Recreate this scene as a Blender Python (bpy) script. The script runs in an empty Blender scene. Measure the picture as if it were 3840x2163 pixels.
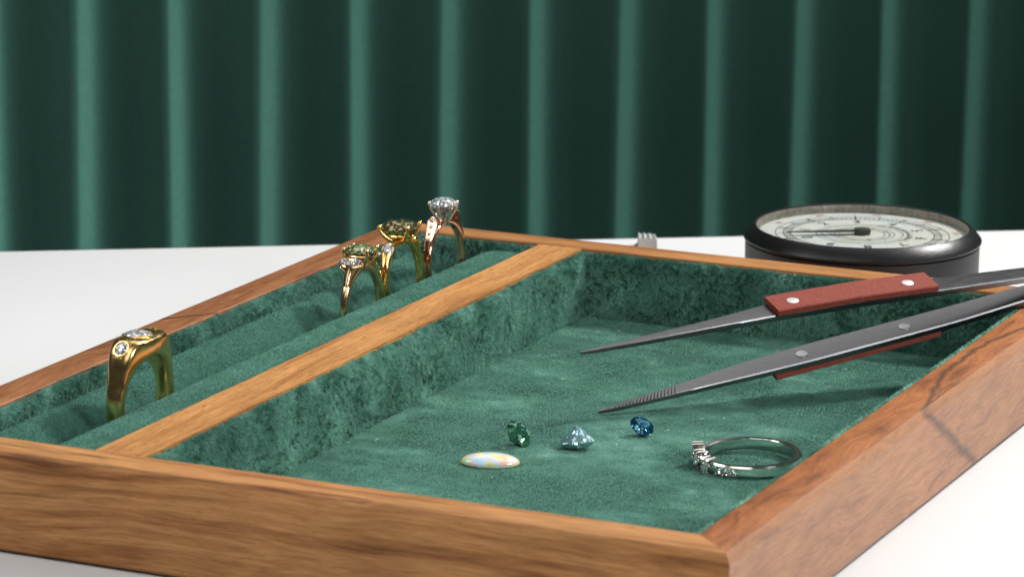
import bpy, bmesh, math, random
import numpy as np
from mathutils import Vector, Matrix

MM = 0.001                      # everything below is written in millimetres
S = bpy.context.scene
COL = S.collection
random.seed(7)
PI = math.pi

# ------------------------------------------------------------------ camera
cam_d = bpy.data.cameras.new('camera')
cam = bpy.data.objects.new('camera', cam_d); COL.objects.link(cam)
S.camera = cam
CAM = Vector((196.507, -515.076, 185.94))
FW = Vector((-0.402, 0.888, -0.224)); UP0 = Vector((-0.102, 0.2, 0.975)); RT0 = Vector((0.91, 0.415, 0.011))
pitch, yaw, roll = math.radians(12.9412), math.radians(24.3841), math.radians(0.6179)
fw = Vector((-math.sin(yaw)*math.cos(pitch), math.cos(yaw)*math.cos(pitch), -math.sin(pitch)))
rt = Vector((math.cos(yaw), math.sin(yaw), 0)); up = rt.cross(fw)
r2 = math.cos(roll)*rt + math.sin(roll)*up; u2 = -math.sin(roll)*rt + math.cos(roll)*up
cam.matrix_world = Matrix(((r2.x, u2.x, -fw.x, CAM.x*MM), (r2.y, u2.y, -fw.y, CAM.y*MM), (r2.z, u2.z, -fw.z, CAM.z*MM), (0, 0, 0, 1)))
cam_d.sensor_width = 36; cam_d.lens = 129.82
cam_d.clip_start = 0.02; cam_d.clip_end = 20
cam_d.dof.use_dof = True; cam_d.dof.focus_distance = 0.715; cam_d.dof.aperture_fstop = 46

# ------------------------------------------------------------------ world and lamps
W = bpy.data.worlds.new('World'); S.world = W; W.use_nodes = True
W.node_tree.nodes['Background'].inputs[0].default_value = (0.80, 0.90, 1.0, 1)
W.node_tree.nodes['Background'].inputs[1].default_value = 0.06
S.view_settings.view_transform = 'Standard'; S.view_settings.look = 'None'
S.view_settings.exposure = -0.52; S.view_settings.gamma = 1
S.cycles.use_denoising = True
S.cycles.max_bounces = 14; S.cycles.transmission_bounces = 12; S.cycles.glossy_bounces = 8
S.cycles.diffuse_bounces = 4; S.cycles.transparent_max_bounces = 12
S.cycles.caustics_reflective = False; S.cycles.caustics_refractive = False
S.cycles.sample_clamp_indirect = 6; S.cycles.blur_glossy = 0.2


def lamp(name, loc, target, size, watts, col=(1, 1, 1), sy=None, spread=180):
    d = bpy.data.lights.new(name, 'AREA'); d.energy = watts; d.color = col
    d.shape = 'RECTANGLE'; d.size = size*MM; d.size_y = (sy or size)*MM; d.spread = math.radians(spread)
    o = bpy.data.objects.new(name, d); COL.objects.link(o)
    o.location = Vector(loc)*MM
    o.rotation_euler = (Vector(target)-Vector(loc)).to_track_quat('-Z', 'Y').to_euler()
    return o


lamp('key_softbox', (300, 720, 720), (-70, 110, 5), 110, 6.0, (1.0, 0.985, 0.955), spread=110)
lamp('overhead_softbox', (-80, 470, 700), (-80, 60, 0), 900, 2.8, (1.0, 0.99, 0.98), 600)
BE = Vector((0.84, 0.543, 0)).normalized(); BN = Vector((-BE.y, BE.x, 0)); BP = Vector((-158.83, 268.53, 0))   # table edge line
lamp('backdrop_strip', BP - BE*500 + BN*35 + Vector((0, 0, -55)), BP + BE*60 + BN*130 + Vector((0, 0, 20)), 45, 0.98, (0.86, 0.97, 1.0), 125, spread=70)
lamp('right_softbox', (480, -60, 300), (-40, 90, 5), 170, 0.44, (0.96, 0.98, 1.0), spread=70)
lamp('front_fill', (-60, -300, 480), (-80, 90, 10), 420, 0.29, (1.0, 0.96, 0.90), spread=80)  # unseen fill lamp, added to brighten the stones and gold
lamp('left_fill', (-420, -120, 420), (-100, 100, 15), 260, 0.18, (0.95, 0.98, 1.0), spread=60)  # second fill lamp out of view, added for brighter facets
# a cluster of small LED lamps over the bench, the bright dots in the metal
for i, (x, y) in enumerate([(-210, -120), (-130, -150), (-40, -140), (-190, -40), (-90, -60), (10, -70),
                            (-230, 40), (-140, 30), (60, 20), (-60, 240)]):
    d = bpy.data.lights.new('bench_led', 'POINT'); d.energy = 0.035; d.shadow_soft_size = 4*MM; d.color = (1.0, 0.93, 0.82)
    o = bpy.data.objects.new('bench_led', d); COL.objects.link(o); o.location = Vector((x, y, 430 + 20*(i % 3)))*MM

# ------------------------------------------------------------------ dimensions found from the photograph
H = 17.86; TW = 155.62; TL = 200.0; RW = 7.42; CH = 1.1; CV = 1.44
XDL, XDR = -117.86, -108.05
ZF = 3.65
XS = -132.4


# ------------------------------------------------------------------ node helpers
class NT:
    def __init__(s, name):
        s.m = bpy.data.materials.new(name); s.m.use_nodes = True
        s.t = s.m.node_tree; s.b = s.t.nodes['Principled BSDF']; s.out = s.t.nodes['Material Output']

    def n(s, typ, **kw):
        nd = s.t.nodes.new(typ)
        for k, v in kw.items():
            if k.startswith('i_'):
                key = k[2:]; key = int(key) if key.isdigit() else key
                s.put(nd.inputs[key], v)
            else:
                setattr(nd, k, v)
        return nd

    def put(s, sock, v):
        if isinstance(v, bpy.types.NodeSocket): s.t.links.new(v, sock)
        elif isinstance(v, bpy.types.Node): s.t.links.new(v.outputs[0], sock)
        else:
            if isinstance(v, (tuple, list)) and sock.type == 'RGBA' and len(v) == 3: v = (*v, 1)
            sock.default_value = v

    def set(s, **kw):
        for k, v in kw.items(): s.put(s.b.inputs[k.replace('_', ' ')], v)
        return s

    def math(s, op, a, b=0.0, c=0.0):
        nd = s.t.nodes.new('ShaderNodeMath'); nd.operation = op
        s.put(nd.inputs[0], a); s.put(nd.inputs[1], b); s.put(nd.inputs[2], c)
        return nd.outputs[0]

    def ramp(s, fac, stops, interp='LINEAR'):
        nd = s.t.nodes.new('ShaderNodeValToRGB'); s.put(nd.inputs[0], fac); cr = nd.color_ramp; cr.interpolation = interp
        while len(cr.elements) < len(stops): cr.elements.new(0.5)
        for e, (p, c) in zip(cr.elements, stops):
            e.position = p; e.color = (*c, 1) if len(c) == 3 else c
        return nd.outputs[0]

    def mix(s, fac, a, b, blend='MIX'):
        nd = s.t.nodes.new('ShaderNodeMix'); nd.data_type = 'RGBA'; nd.blend_type = blend
        s.put(nd.inputs[0], fac); s.put(nd.inputs[6], a); s.put(nd.inputs[7], b)
        return nd.outputs[2]

    def coords(s):                       # object coordinates in millimetres
        tc = s.t.nodes.new('ShaderNodeTexCoord')
        v = s.n('ShaderNodeVectorMath', operation='SCALE', i_0=tc.outputs['Object']); v.inputs[3].default_value = 1/MM
        return v.outputs[0]

    def scaled(s, vec, sc, off=(0, 0, 0)):
        m = s.n('ShaderNodeVectorMath', operation='MULTIPLY_ADD', i_0=vec); m.inputs[1].default_value = sc; m.inputs[2].default_value = off
        return m.outputs[0]

    def noise(s, vec, scale=1.0, detail=3, rough=0.55, dist=0.0):
        nd = s.n('ShaderNodeTexNoise', i_Vector=vec, i_Scale=scale, i_Detail=detail, i_Roughness=rough, i_Distortion=dist)
        return nd.outputs[0]

    def bump(s, h, strength=0.3, dist=0.1):
        nd = s.n('ShaderNodeBump', i_Height=h, i_Strength=strength, i_Distance=dist*MM)
        s.t.links.new(nd.outputs[0], s.b.inputs['Normal'])


def wood(name, light, mid, dark, along='Y', seed=0, streak=0.5, pores=0.6, figure=0.0, vein=None, rough=0.42):
    w = NT(name); c = w.coords()
    if along == 'X':
        sp = w.n('ShaderNodeSeparateXYZ', i_0=c); cb = w.n('ShaderNodeCombineXYZ')
        w.put(cb.inputs[0], sp.outputs[1]); w.put(cb.inputs[1], sp.outputs[0]); w.put(cb.inputs[2], sp.outputs[2]); p = cb.outputs[0]
    else: p = c
    p = w.scaled(p, (1, 1, 1), (seed*37.1, seed*91.7, seed*13.3))
    # bend the grain
    warp = w.n('ShaderNodeTexNoise', i_Vector=w.scaled(p, (0.06, 0.022, 0.06)), i_Scale=1.0, i_Detail=2)
    wv = w.n('ShaderNodeVectorMath', operation='MULTIPLY_ADD', i_0=warp.outputs[1]); a = 5 + 22*figure
    wv.inputs[1].default_value = (a, a*figure, a); w.put(wv.inputs[2], p); q = wv.outputs[0]
    grain = w.noise(w.scaled(q, (0.34, 0.014 + 0.10*figure, 0.34)), detail=5, rough=0.6)
    col = w.ramp(grain, [(0.30, dark), (0.44, mid), (0.56, light), (0.70, mid)])
    if streak:
        st = w.noise(w.scaled(q, (0.42, 0.010 + 0.05*figure, 0.42), (5.5, 2.2, 9.1)), detail=4, rough=0.62)
        m = w.ramp(st, [(0.0, (0, 0, 0)), (0.60, (0, 0, 0)), (0.68, (1, 1, 1)), (0.73, (0.2, 0.2, 0.2)), (1, (0.2, 0.2, 0.2))])
        col = w.mix(w.math('MULTIPLY', m, streak), col, tuple(x*0.28 for x in dark), 'MIX')
    fib = w.noise(w.scaled(q, (2.6, 0.09, 2.6)), detail=4, rough=0.65)
    col = w.mix(0.6, col, w.ramp(fib, [(0.34, (0.45, 0.38, 0.33)), (0.60, (1.0, 1.0, 1.0))]), 'MULTIPLY')
    pr = w.noise(w.scaled(p, (4.2, 0.42, 4.2), (3.3, 1.7, 0)), detail=2, rough=0.5)
    pm = w.ramp(pr, [(0.0, (0, 0, 0)), (0.60, (0, 0, 0)), (0.69, (1, 1, 1)), (1, (1, 1, 1))])
    col = w.mix(w.math('MULTIPLY', pm, pores), col, tuple(x*0.30 for x in dark), 'MIX')
    blot = w.noise(w.scaled(p, (0.11, 0.05, 0.11)), detail=2)
    col = w.mix(0.5, col, w.ramp(blot, [(0.3, (0.72, 0.68, 0.66)), (0.7, (1.12, 1.08, 1.05))]), 'MULTIPLY')
    if vein:
        col = vein(w, c, col)
    w.set(Base_Color=col, Roughness=w.ramp(fib, [(0.3, (rough+.12,)*3), (0.7, (rough-.05,)*3)]))
    w.b.inputs['Specular IOR Level'].default_value = 0.28
    w.bump(w.math('SUBTRACT', fib, w.math('MULTIPLY', pm, 0.6)), 0.35, 0.08)
    return w.m


def right_vein(w, c, col):
    sp = w.n('ShaderNodeSeparateXYZ', i_0=c)
    wob = w.math('MULTIPLY', w.math('SUBTRACT', w.noise(w.scaled(c, (0.22, 0.22, 0.22)), detail=3), 0.5), 2.0)
    ang = w.math('DIVIDE', w.math('SUBTRACT', sp.outputs[1], 95), 80)
    fc = w.n('ShaderNodeFloatCurve', i_1=ang); cu = fc.mapping.curves[0]
    # x of the vein across the rail top (0..1 = -7..+1), along the rail
    pts = [(0.0, 0.98), (0.125, 0.70), (0.2375, 0.494), (0.3625, 0.28), (0.5, 0.234), (0.67, 0.254), (0.7875, 0.445), (0.875, 0.63), (1.0, 0.98)]
    while len(cu.points) < len(pts): cu.points.new(0.5, 0.5)
    for q, (a, b) in zip(cu.points, pts): q.location = (a, b)
    fc.mapping.update()
    vx = w.math('MULTIPLY_ADD', fc.outputs[0], 8.0, -7.0)
    d1 = w.math('ABSOLUTE', w.math('ADD', w.math('SUBTRACT', sp.outputs[0], vx), wob))
    m1 = w.ramp(d1, [(0.0, (0.85,)*3), (0.35, (0.55,)*3), (1.0, (0, 0, 0))])
    m1 = w.math('MULTIPLY', m1, w.math('GREATER_THAN', sp.outputs[1], 95))
    m1 = w.math('MULTIPLY', m1, w.math('GREATER_THAN', sp.outputs[2], H - 0.9))
    # the same vein running down the outside face
    vy = w.math('MULTIPLY_ADD', sp.outputs[2], -1.85, 128.0)
    d2 = w.math('ABSOLUTE', w.math('ADD', w.math('SUBTRACT', sp.outputs[1], vy), w.math('MULTIPLY', wob, 2.2)))
    m2 = w.ramp(w.math('DIVIDE', d2, 3.4), [(0.0, (0.75,)*3), (0.3, (0.55,)*3), (1.0, (0, 0, 0))])
    m2 = w.math('MULTIPLY', m2, w.math('LESS_THAN', sp.outputs[2], H - 0.9))
    m2 = w.math('MULTIPLY', m2, w.math('GREATER_THAN', sp.outputs[0], 0.5))
    col = w.mix(m1, col, (0.05, 0.03, 0.02))
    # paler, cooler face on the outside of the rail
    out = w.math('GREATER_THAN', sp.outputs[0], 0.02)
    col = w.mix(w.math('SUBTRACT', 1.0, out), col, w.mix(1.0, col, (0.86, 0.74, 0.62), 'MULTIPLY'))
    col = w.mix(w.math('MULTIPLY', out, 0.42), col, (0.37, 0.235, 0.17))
    return w.mix(m2, col, (0.085, 0.062, 0.055))


def left_vein(w, c, col):
    sp = w.n('ShaderNodeSeparateXYZ', i_0=c)
    wob = w.math('MULTIPLY', w.math('SUBTRACT', w.noise(w.scaled(c, (0.3, 0.3, 0.3)), detail=4), 0.5), 2.6)
    vx = w.math('MULTIPLY_ADD', w.math('SUBTRACT', sp.outputs[1], 95), 0.8, -156.0)
    d1 = w.math('ABSOLUTE', w.math('ADD', w.math('SUBTRACT', sp.outputs[0], vx), wob))
    m1 = w.ramp(d1, [(0.0, (0.9,)*3), (0.4, (0.7,)*3), (0.9, (0, 0, 0))])
    return w.mix(m1, col, (0.04, 0.018, 0.010))


def velvet(name, base, rnd=True):
    w = NT(name); c = w.coords()
    blot = w.noise(w.scaled(c, (0.10, 0.10, 0.10)), detail=3)
    col = w.mix(1.0, base, w.ramp(blot, [(0.3, (0.86, 0.9, 0.86)), (0.7, (1.12, 1.07, 1.12))]), 'MULTIPLY')
    if rnd:
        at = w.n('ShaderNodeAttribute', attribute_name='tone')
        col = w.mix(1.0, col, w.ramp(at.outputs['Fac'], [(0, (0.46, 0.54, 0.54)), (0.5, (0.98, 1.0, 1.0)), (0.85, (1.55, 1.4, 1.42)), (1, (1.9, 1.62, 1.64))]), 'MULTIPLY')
    w.set(Base_Color=col, Roughness=0.9)
    w.b.inputs['Specular IOR Level'].default_value = 0.15
    w.b.inputs['Sheen Weight'].default_value = 0.35
    w.b.inputs['Sheen Roughness'].default_value = 0.45
    w.b.inputs['Sheen Tint'].default_value = (0.55, 0.95, 0.82, 1)
    return w.m


def metal(name, col, rough=0.1, brushed=None, var=0.04):
    w = NT(name); c = w.coords()
    n = w.noise(w.scaled(c, brushed or (0.8, 0.8, 0.8)), detail=3)
    w.set(Base_Color=w.mix(1.0, col, w.ramp(n, [(0.3, (0.88,)*3), (0.7, (1.06,)*3)]), 'MULTIPLY'), Metallic=1.0,
          Roughness=w.math('MULTIPLY_ADD', w.math('SUBTRACT', n, 0.5), var*4, rough))
    if brushed: w.bump(n, 0.04, 0.02)
    return w.m


def gem_mat(name, col, ior, fire=0.02, back=0.15, tint=None, body=None, scatter=0.2, cell=1.7):
    w = NT(name); t = w.t
    w.t.nodes.remove(w.b)
    parts = []
    for k, mask in ((-1, (1, 0, 0)), (0, (0, 1, 0)), (1, (0, 0, 1))):
        parts.append(w.n('ShaderNodeBsdfGlass', i_Color=tuple(a*b for a, b in zip(col, mask)), i_Roughness=0.0, i_IOR=ior + k*fire))
    a1 = w.n('ShaderNodeAddShader', i_0=parts[0].outputs[0], i_1=parts[1].outputs[0])
    a2 = w.n('ShaderNodeAddShader', i_0=a1.outputs[0], i_1=parts[2].outputs[0])
    c = w.coords(); vo = w.n('ShaderNodeTexVoronoi', i_Vector=w.scaled(c, (cell, cell, cell)), i_Scale=1.0)
    ge = w.n('ShaderNodeNewGeometry')
    sh = w.n('ShaderNodeVectorMath', operation='MULTIPLY_ADD', i_0=vo.outputs['Color']); sh.inputs[1].default_value = (1.5, 1.5, 1.5); sh.inputs[2].default_value = (-0.75, -0.75, -0.55)
    ad = w.n('ShaderNodeVectorMath', operation='ADD', i_0=ge.outputs['Normal'], i_1=sh.outputs[0]); no = w.n('ShaderNodeVectorMath', operation='NORMALIZE', i_0=ad.outputs[0])
    gl = w.n('ShaderNodeBsdfGlossy', i_0=tint or col, i_Roughness=0.04, i_Normal=no.outputs[0])
    mx = w.n('ShaderNodeMixShader', i_0=back, i_1=a2.outputs[0], i_2=gl.outputs[0])
    df = w.n('ShaderNodeBsdfDiffuse', i_0=body or col)
    m2 = w.n('ShaderNodeMixShader', i_0=scatter, i_1=mx.outputs[0], i_2=df.outputs[0])
    t.links.new(m2.outputs[0], w.out.inputs[0])
    return w.m


M = {}
M['front'] = wood('wood_front_rail', (0.62, 0.31, 0.115), (0.48, 0.215, 0.072), (0.17, 0.060, 0.020), 'X', 1, 0.95, 0.25)
M['back'] = wood('wood_back_rail', (0.50, 0.235, 0.085), (0.42, 0.185, 0.062), (0.30, 0.12, 0.04), 'X', 2, 0.25, 0.4)
M['left'] = wood('wood_left_rail', (0.40, 0.17, 0.07), (0.32, 0.125, 0.048), (0.20, 0.072, 0.028), 'Y', 3, 0.45, 0.5, 0.25, left_vein)
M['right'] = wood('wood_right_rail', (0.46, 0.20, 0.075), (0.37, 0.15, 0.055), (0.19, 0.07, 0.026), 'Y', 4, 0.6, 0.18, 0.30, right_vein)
M['divider'] = wood('wood_divider', (0.62, 0.31, 0.11), (0.54, 0.255, 0.082), (0.38, 0.16, 0.048), 'Y', 5, 0.15, 0.85)
M['velvet'] = velvet('velvet_backing', (0.04, 0.12, 0.09), False)
M['pile'] = velvet('velvet_pile', (0.145, 0.335, 0.262))
M['gold'] = metal('yellow_gold', (0.95, 0.62, 0.22), 0.16)
M['gold_old'] = metal('antique_gold', (0.88, 0.60, 0.24), 0.20)
M['gold_pale'] = metal('champagne_gold', (0.90, 0.62, 0.33), 0.16)
M['rose'] = metal('rose_gold', (0.90, 0.48, 0.30), 0.12)
M['white_gold'] = metal('white_gold', (0.85, 0.82, 0.77), 0.16)
M['steel'] = metal('tweezer_steel', (0.19, 0.19, 0.195), 0.30, (0.35, 0.35, 5.0), 0.03)
M['rivet'] = metal('rivet_aluminium', (0.72, 0.72, 0.72), 0.5)
M['jaw'] = metal('jaw_steel', (0.62, 0.62, 0.62), 0.5, (2, 2, 2), 0.08)
M['diamond'] = gem_mat('diamond', (1, 1, 1), 2.30, 0.03, 0.50, body=(0.92, 0.92, 0.93), scatter=0.18, cell=2.2)
M['melee'] = gem_mat('small_diamond', (1, 1, 1), 2.30, 0.03, 0.60, body=(0.9, 0.9, 0.9), scatter=0.16, cell=2.8)
M['green_dia'] = gem_mat('green_diamond', (0.90, 0.96, 0.74), 2.1, 0.02, 0.40, tint=(0.86, 0.92, 0.60), body=(0.36, 0.42, 0.16), scatter=0.15, cell=2.0)
M['olive'] = gem_mat('olive_sapphire', (0.88, 0.87, 0.72), 1.80, 0.015, 0.35, tint=(0.85, 0.80, 0.52), body=(0.16, 0.14, 0.06), scatter=0.12, cell=1.5)
M['gem_green'] = gem_mat('forest_green_stone', (0.50, 0.80, 0.66), 1.77, 0.015, 0.25, tint=(0.6, 0.95, 0.8), body=(0.03, 0.12, 0.08), scatter=0.15, cell=1.2)
M['gem_aqua'] = gem_mat('aqua_stone', (0.84, 0.97, 0.99), 1.80, 0.03, 0.48, tint=(0.74, 0.98, 1.0), body=(0.42, 0.78, 0.86), scatter=0.22, cell=1.6)
M['gem_blue'] = gem_mat('deep_blue_stone', (0.24, 0.58, 0.74), 1.80, 0.02, 0.24, tint=(0.26, 0.58, 0.82), body=(0.012, 0.075, 0.16), scatter=0.15, cell=2.0)

w = NT('opal_body'); c = w.coords()
vo = w.n('ShaderNodeTexVoronoi', i_Vector=w.scaled(c, (0.75, 0.75, 0.75)), i_Scale=1.0); vo.feature = 'SMOOTH_F1'; vo.inputs['Smoothness'].default_value = 0.35
hue = w.n('ShaderNodeSeparateColor', i_0=vo.outputs['Color'])
patch = w.ramp(hue.outputs[0], [(0.0, (0.95, 0.48, 0.16)), (0.22, (0.95, 0.82, 0.16)), (0.4, (0.45, 0.82, 0.52)), (0.6, (0.50, 0.70, 0.90)), (0.8, (0.86, 0.70, 0.70)), (1.0, (0.92, 0.45, 0.2))])
strength = w.ramp(w.noise(w.scaled(c, (0.45, 0.45, 0.45), (3, 1, 2)), detail=3), [(0.36, (0.12,)*3), (0.60, (0.95,)*3)])
w.set(Base_Color=w.mix(strength, (0.62, 0.55, 0.50), patch), Roughness=0.12, Subsurface_Weight=0.25, Coat_Weight=0.6)
w.b.inputs['Subsurface Radius'].default_value = (1, 0.8, 0.6); w.b.inputs['Subsurface Scale'].default_value = 0.9*MM
M['opal'] = w.m

w = NT('red_fibre_grip'); c = w.coords()
n1 = w.noise(w.scaled(c, (1.2, 1.2, 1.2)), detail=5, rough=0.7)
n2 = w.noise(w.scaled(c, (4.5, 0.6, 2.5)), detail=4, rough=0.7)
cc = w.mix(w.ramp(n2, [(0.55, (0, 0, 0)), (0.75, (0.55,)*3)]), w.ramp(n1, [(0.3, (0.165, 0.027, 0.016)), (0.7, (0.26, 0.048, 0.028))]), (0.32, 0.14, 0.11))
w.set(Base_Color=cc, Roughness=0.55); w.b.inputs['Specular IOR Level'].default_value = 0.3; w.bump(n2, 0.3, 0.06); M['grip'] = w.m

w = NT('table_laminate'); c = w.coords()
n = w.noise(w.scaled(c, (0.012, 0.012, 0.012)), detail=3)
w.set(Base_Color=w.ramp(n, [(0.3, (0.62, 0.62, 0.626)), (0.7, (0.655, 0.66, 0.668))]), Roughness=0.6); w.b.inputs['Specular IOR Level'].default_value = 0.2; M['table'] = w.m

w = NT('backdrop_fabric'); c = w.coords()
n = w.noise(w.scaled(c, (1.1, 1.1, 0.7)), detail=4)
w.set(Base_Color=w.mix(1.0, (0.031, 0.083, 0.064), w.ramp(n, [(0.3, (0.9,)*3), (0.7, (1.08,)*3)]), 'MULTIPLY'), Roughness=0.85)
w.b.inputs['Specular IOR Level'].default_value = 0.1; M['backdrop'] = w.m

w = NT('black_crinkle_enamel'); c = w.coords()
n = w.noise(w.scaled(c, (3.4, 3.4, 3.4)), detail=2)
w.set(Base_Color=(0.010, 0.010, 0.011), Roughness=0.30); w.b.inputs['Specular IOR Level'].default_value = 0.35; w.bump(n, 0.55, 0.08); M['enamel'] = w.m
w = NT('black_matt_body'); c = w.coords()
n = w.noise(w.scaled(c, (2.2, 2.2, 2.2)), detail=3)
w.set(Base_Color=(0.012, 0.012, 0.013), Roughness=0.45); w.bump(n, 0.35, 0.08); M['body'] = w.m
w = NT('dial_card'); c = w.coords()
n = w.noise(w.scaled(c, (0.09, 0.09, 0.09)), detail=3); n2 = w.noise(w.scaled(c, (1.6, 1.6, 1.6)), detail=4)
cc = w.mix(1.0, w.ramp(n, [(0.35, (0.84, 0.82, 0.72)), (0.60, (0.82, 0.86, 0.87))]), w.ramp(n2, [(0.3, (0.93,)*3), (0.6, (1, 1, 1))]), 'MULTIPLY')
w.set(Base_Color=cc, Roughness=0.5); M['dial'] = w.m
w = NT('dial_wall'); c = w.coords(); n = w.noise(w.scaled(c, (1.2, 1.2, 0.6)), detail=4)
w.set(Base_Color=w.ramp(n, [(0.3, (0.20, 0.175, 0.14)), (0.7, (0.42, 0.38, 0.33))]), Metallic=0.6, Roughness=0.38); M['dial_wall'] = w.m
for nm, cl in (('ink', (0.03, 0.035, 0.035)), ('ink_grey', (0.06, 0.07, 0.07)), ('ink_red', (0.50, 0.11, 0.10)), ('needle', (0.035, 0.038, 0.028))):
    w = NT(nm); c = w.coords(); n = w.noise(w.scaled(c, (2, 2, 2)), detail=3)
    w.set(Base_Color=w.mix(1.0, cl, w.ramp(n, [(0.3, (0.8,)*3), (0.7, (1.25,)*3)]), 'MULTIPLY'), Roughness=0.5); M[nm] = w.m
w = NT('clear_glass'); t = w.t; t.nodes.remove(w.b)
fr = w.n('ShaderNodeFresnel', i_IOR=1.5); tr = w.n('ShaderNodeBsdfTransparent', i_0=(0.985, 0.99, 0.985)); gl = w.n('ShaderNodeBsdfGlossy', i_Roughness=0.06)
mx = w.n('ShaderNodeMixShader', i_0=w.math('MULTIPLY', fr.outputs[0], 0.3), i_1=tr.outputs[0], i_2=gl.outputs[0]); t.links.new(mx.outputs[0], w.out.inputs[0]); M['glass'] = w.m


# ------------------------------------------------------------------ mesh helpers
class B:
    def __init__(s): s.v = []; s.f = []

    def add(s, vs, fs):
        o = len(s.v); s.v += [tuple(p) for p in vs]; s.f += [tuple(i + o for i in f) for f in fs]; return s

    def rings(s, rr, closed=False, caps=True, loop=True):
        """bridge a list of equal-length point rings"""
        n = len(rr[0]); vs = [p for r in rr for p in r]; fs = []
        k = len(rr)
        for i in range(k if closed else k-1):
            a, b = i*n, ((i+1) % k)*n
            for j in range(n if loop else n-1):
                j2 = (j+1) % n; fs.append((a+j, a+j2, b+j2, b+j))
        if caps and not closed and loop:
            fs.append(tuple(range(n-1, -1, -1))); fs.append(tuple((k-1)*n + j for j in range(n)))
        return s.add(vs, fs)

    def box(s, a, b, bev=0.0):
        (x0, y0, z0), (x1, y1, z1) = a, b
        vs = [(x, y, z) for z in (z0, z1) for y in (y0, y1) for x in (x0, x1)]
        return s.add(vs, [(0, 2, 3, 1), (4, 5, 7, 6), (0, 1, 5, 4), (2, 6, 7, 3), (0, 4, 6, 2), (1, 3, 7, 5)])

    def tube(s, path, rad, m=8, up=(0, 0, 1), flat=1.0):
        path = [Vector(p) for p in path]; rr = []
        for i, p in enumerate(path):
            d = (path[min(i+1, len(path)-1)] - path[max(i-1, 0)]).normalized()
            x = d.cross(Vector(up)); x = x.normalized() if x.length > 1e-4 else d.orthogonal().normalized(); y = x.cross(d)
            r = rad[i] if isinstance(rad, (list, tuple)) else rad
            rr.append([p + (x*math.cos(2*PI*j/m) + y*math.sin(2*PI*j/m)*flat)*r for j in range(m)])
        return s.rings(rr)

    def ball(s, c, r, m=10, n=7, sc=(1, 1, 1)):
        c = Vector(c); rr = []
        for i in range(n):
            a = PI*(i+0.5)/n - PI/2
            rr.append([c + Vector((math.cos(a)*math.cos(2*PI*j/m)*r*sc[0], math.cos(a)*math.sin(2*PI*j/m)*r*sc[1], math.sin(a)*r*sc[2])) for j in range(m)])
        return s.rings(rr)

    def lathe(s, prof, m=96, c=(0, 0, 0)):
        rr = [[(c[0] + r*math.cos(2*PI*j/m), c[1] + r*math.sin(2*PI*j/m), c[2] + z) for j in range(m)] for r, z in prof]
        return s.rings(rr, caps=False)

    def obj(s, name, mat, parent=None, smooth=35, kind=None):
        me = bpy.data.meshes.new(name)
        me.from_pydata([(x*MM, y*MM, z*MM) for x, y, z in s.v], [], s.f)
        bm = bmesh.new(); bm.from_mesh(me); bmesh.ops.recalc_face_normals(bm, faces=bm.faces); bm.to_mesh(me); bm.free()
        me.validate(); me.materials.append(mat)
        if smooth:
            me.polygons.foreach_set('use_smooth', [True]*len(me.polygons)); me.set_sharp_from_angle(angle=math.radians(smooth))
        o = bpy.data.objects.new(name, me); COL.objects.link(o)
        if parent: o.parent = parent
        if kind: o['kind'] = kind
        return o


def thing(name, label, cat, loc=(0, 0, 0), rot=(0, 0, 0)):
    o = bpy.data.objects.new(name, None); COL.objects.link(o); o.empty_display_size = 0.005
    o.location = Vector(loc)*MM; o.rotation_euler = rot; o['label'] = label; o['category'] = cat
    return o


def tag(o, label, cat): o['label'] = label; o['category'] = cat; return o


def frame(origin, z, x):
    z = Vector(z).normalized(); x = Vector(x); x = (x - z*x.dot(z)).normalized(); y = z.cross(x)
    return Matrix(((x.x, y.x, z.x, origin[0]), (x.y, y.y, z.y, origin[1]), (x.z, y.z, z.z, origin[2]), (0, 0, 0, 1)))


def gem(name, mat, parent, T=None, a=3, b=None, table=0.56, crown=0.32, pav=0.86, power=2.0, n=8, culet=0.02, point=0.0, label=None):
    """faceted stone: girdle in the local XY plane, crown up; crown and pavilion heights in units of the smaller radius"""
    b = b or a; r = min(a, b); pts = []

    def ol(t):
        c, s_ = math.cos(t), math.sin(t); e = 2/power
        x = abs(c)**e*math.copysign(1, c); y = abs(s_)**e*math.copysign(1, s_)
        if point: y *= (1 - point*x*0.5)
        return x*a, y*b
    for k in range(n):
        t = 2*PI*k/n; x, y = ol(t); pts.append((x*table, y*table, crown*r))
        t = 2*PI*(k+.5)/n; x, y = ol(t); pts.append((x*0.80, y*0.80, crown*r*0.58))
    for k in range(2*n):
        t = 2*PI*k/(2*n); x, y = ol(t); pts += [(x, y, 0.025*r), (x, y, -0.025*r)]
    for k in range(n):
        t = 2*PI*(k+.5)/n; x, y = ol(t); pts.append((x*0.58, y*0.58, -pav*r*0.47))
    for k in range(4): pts.append((culet*a*math.cos(k*PI/2), culet*b*math.sin(k*PI/2), -pav*r))
    bm = bmesh.new()
    T = T or Matrix.Identity(4)
    for p in pts: bm.verts.new(T @ Vector(p)*MM)
    bmesh.ops.convex_hull(bm, input=bm.verts)
    bmesh.ops.dissolve_limit(bm, angle_limit=0.01, verts=bm.verts, edges=bm.edges)
    me = bpy.data.meshes.new(name); bm.to_mesh(me); bm.free(); me.materials.append(mat)
    o = bpy.data.objects.new(name, me); COL.objects.link(o)
    if parent: o.parent = parent
    return o


# ------------------------------------------------------------------ velvet pile
RNG = np.random.default_rng(11)


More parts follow.
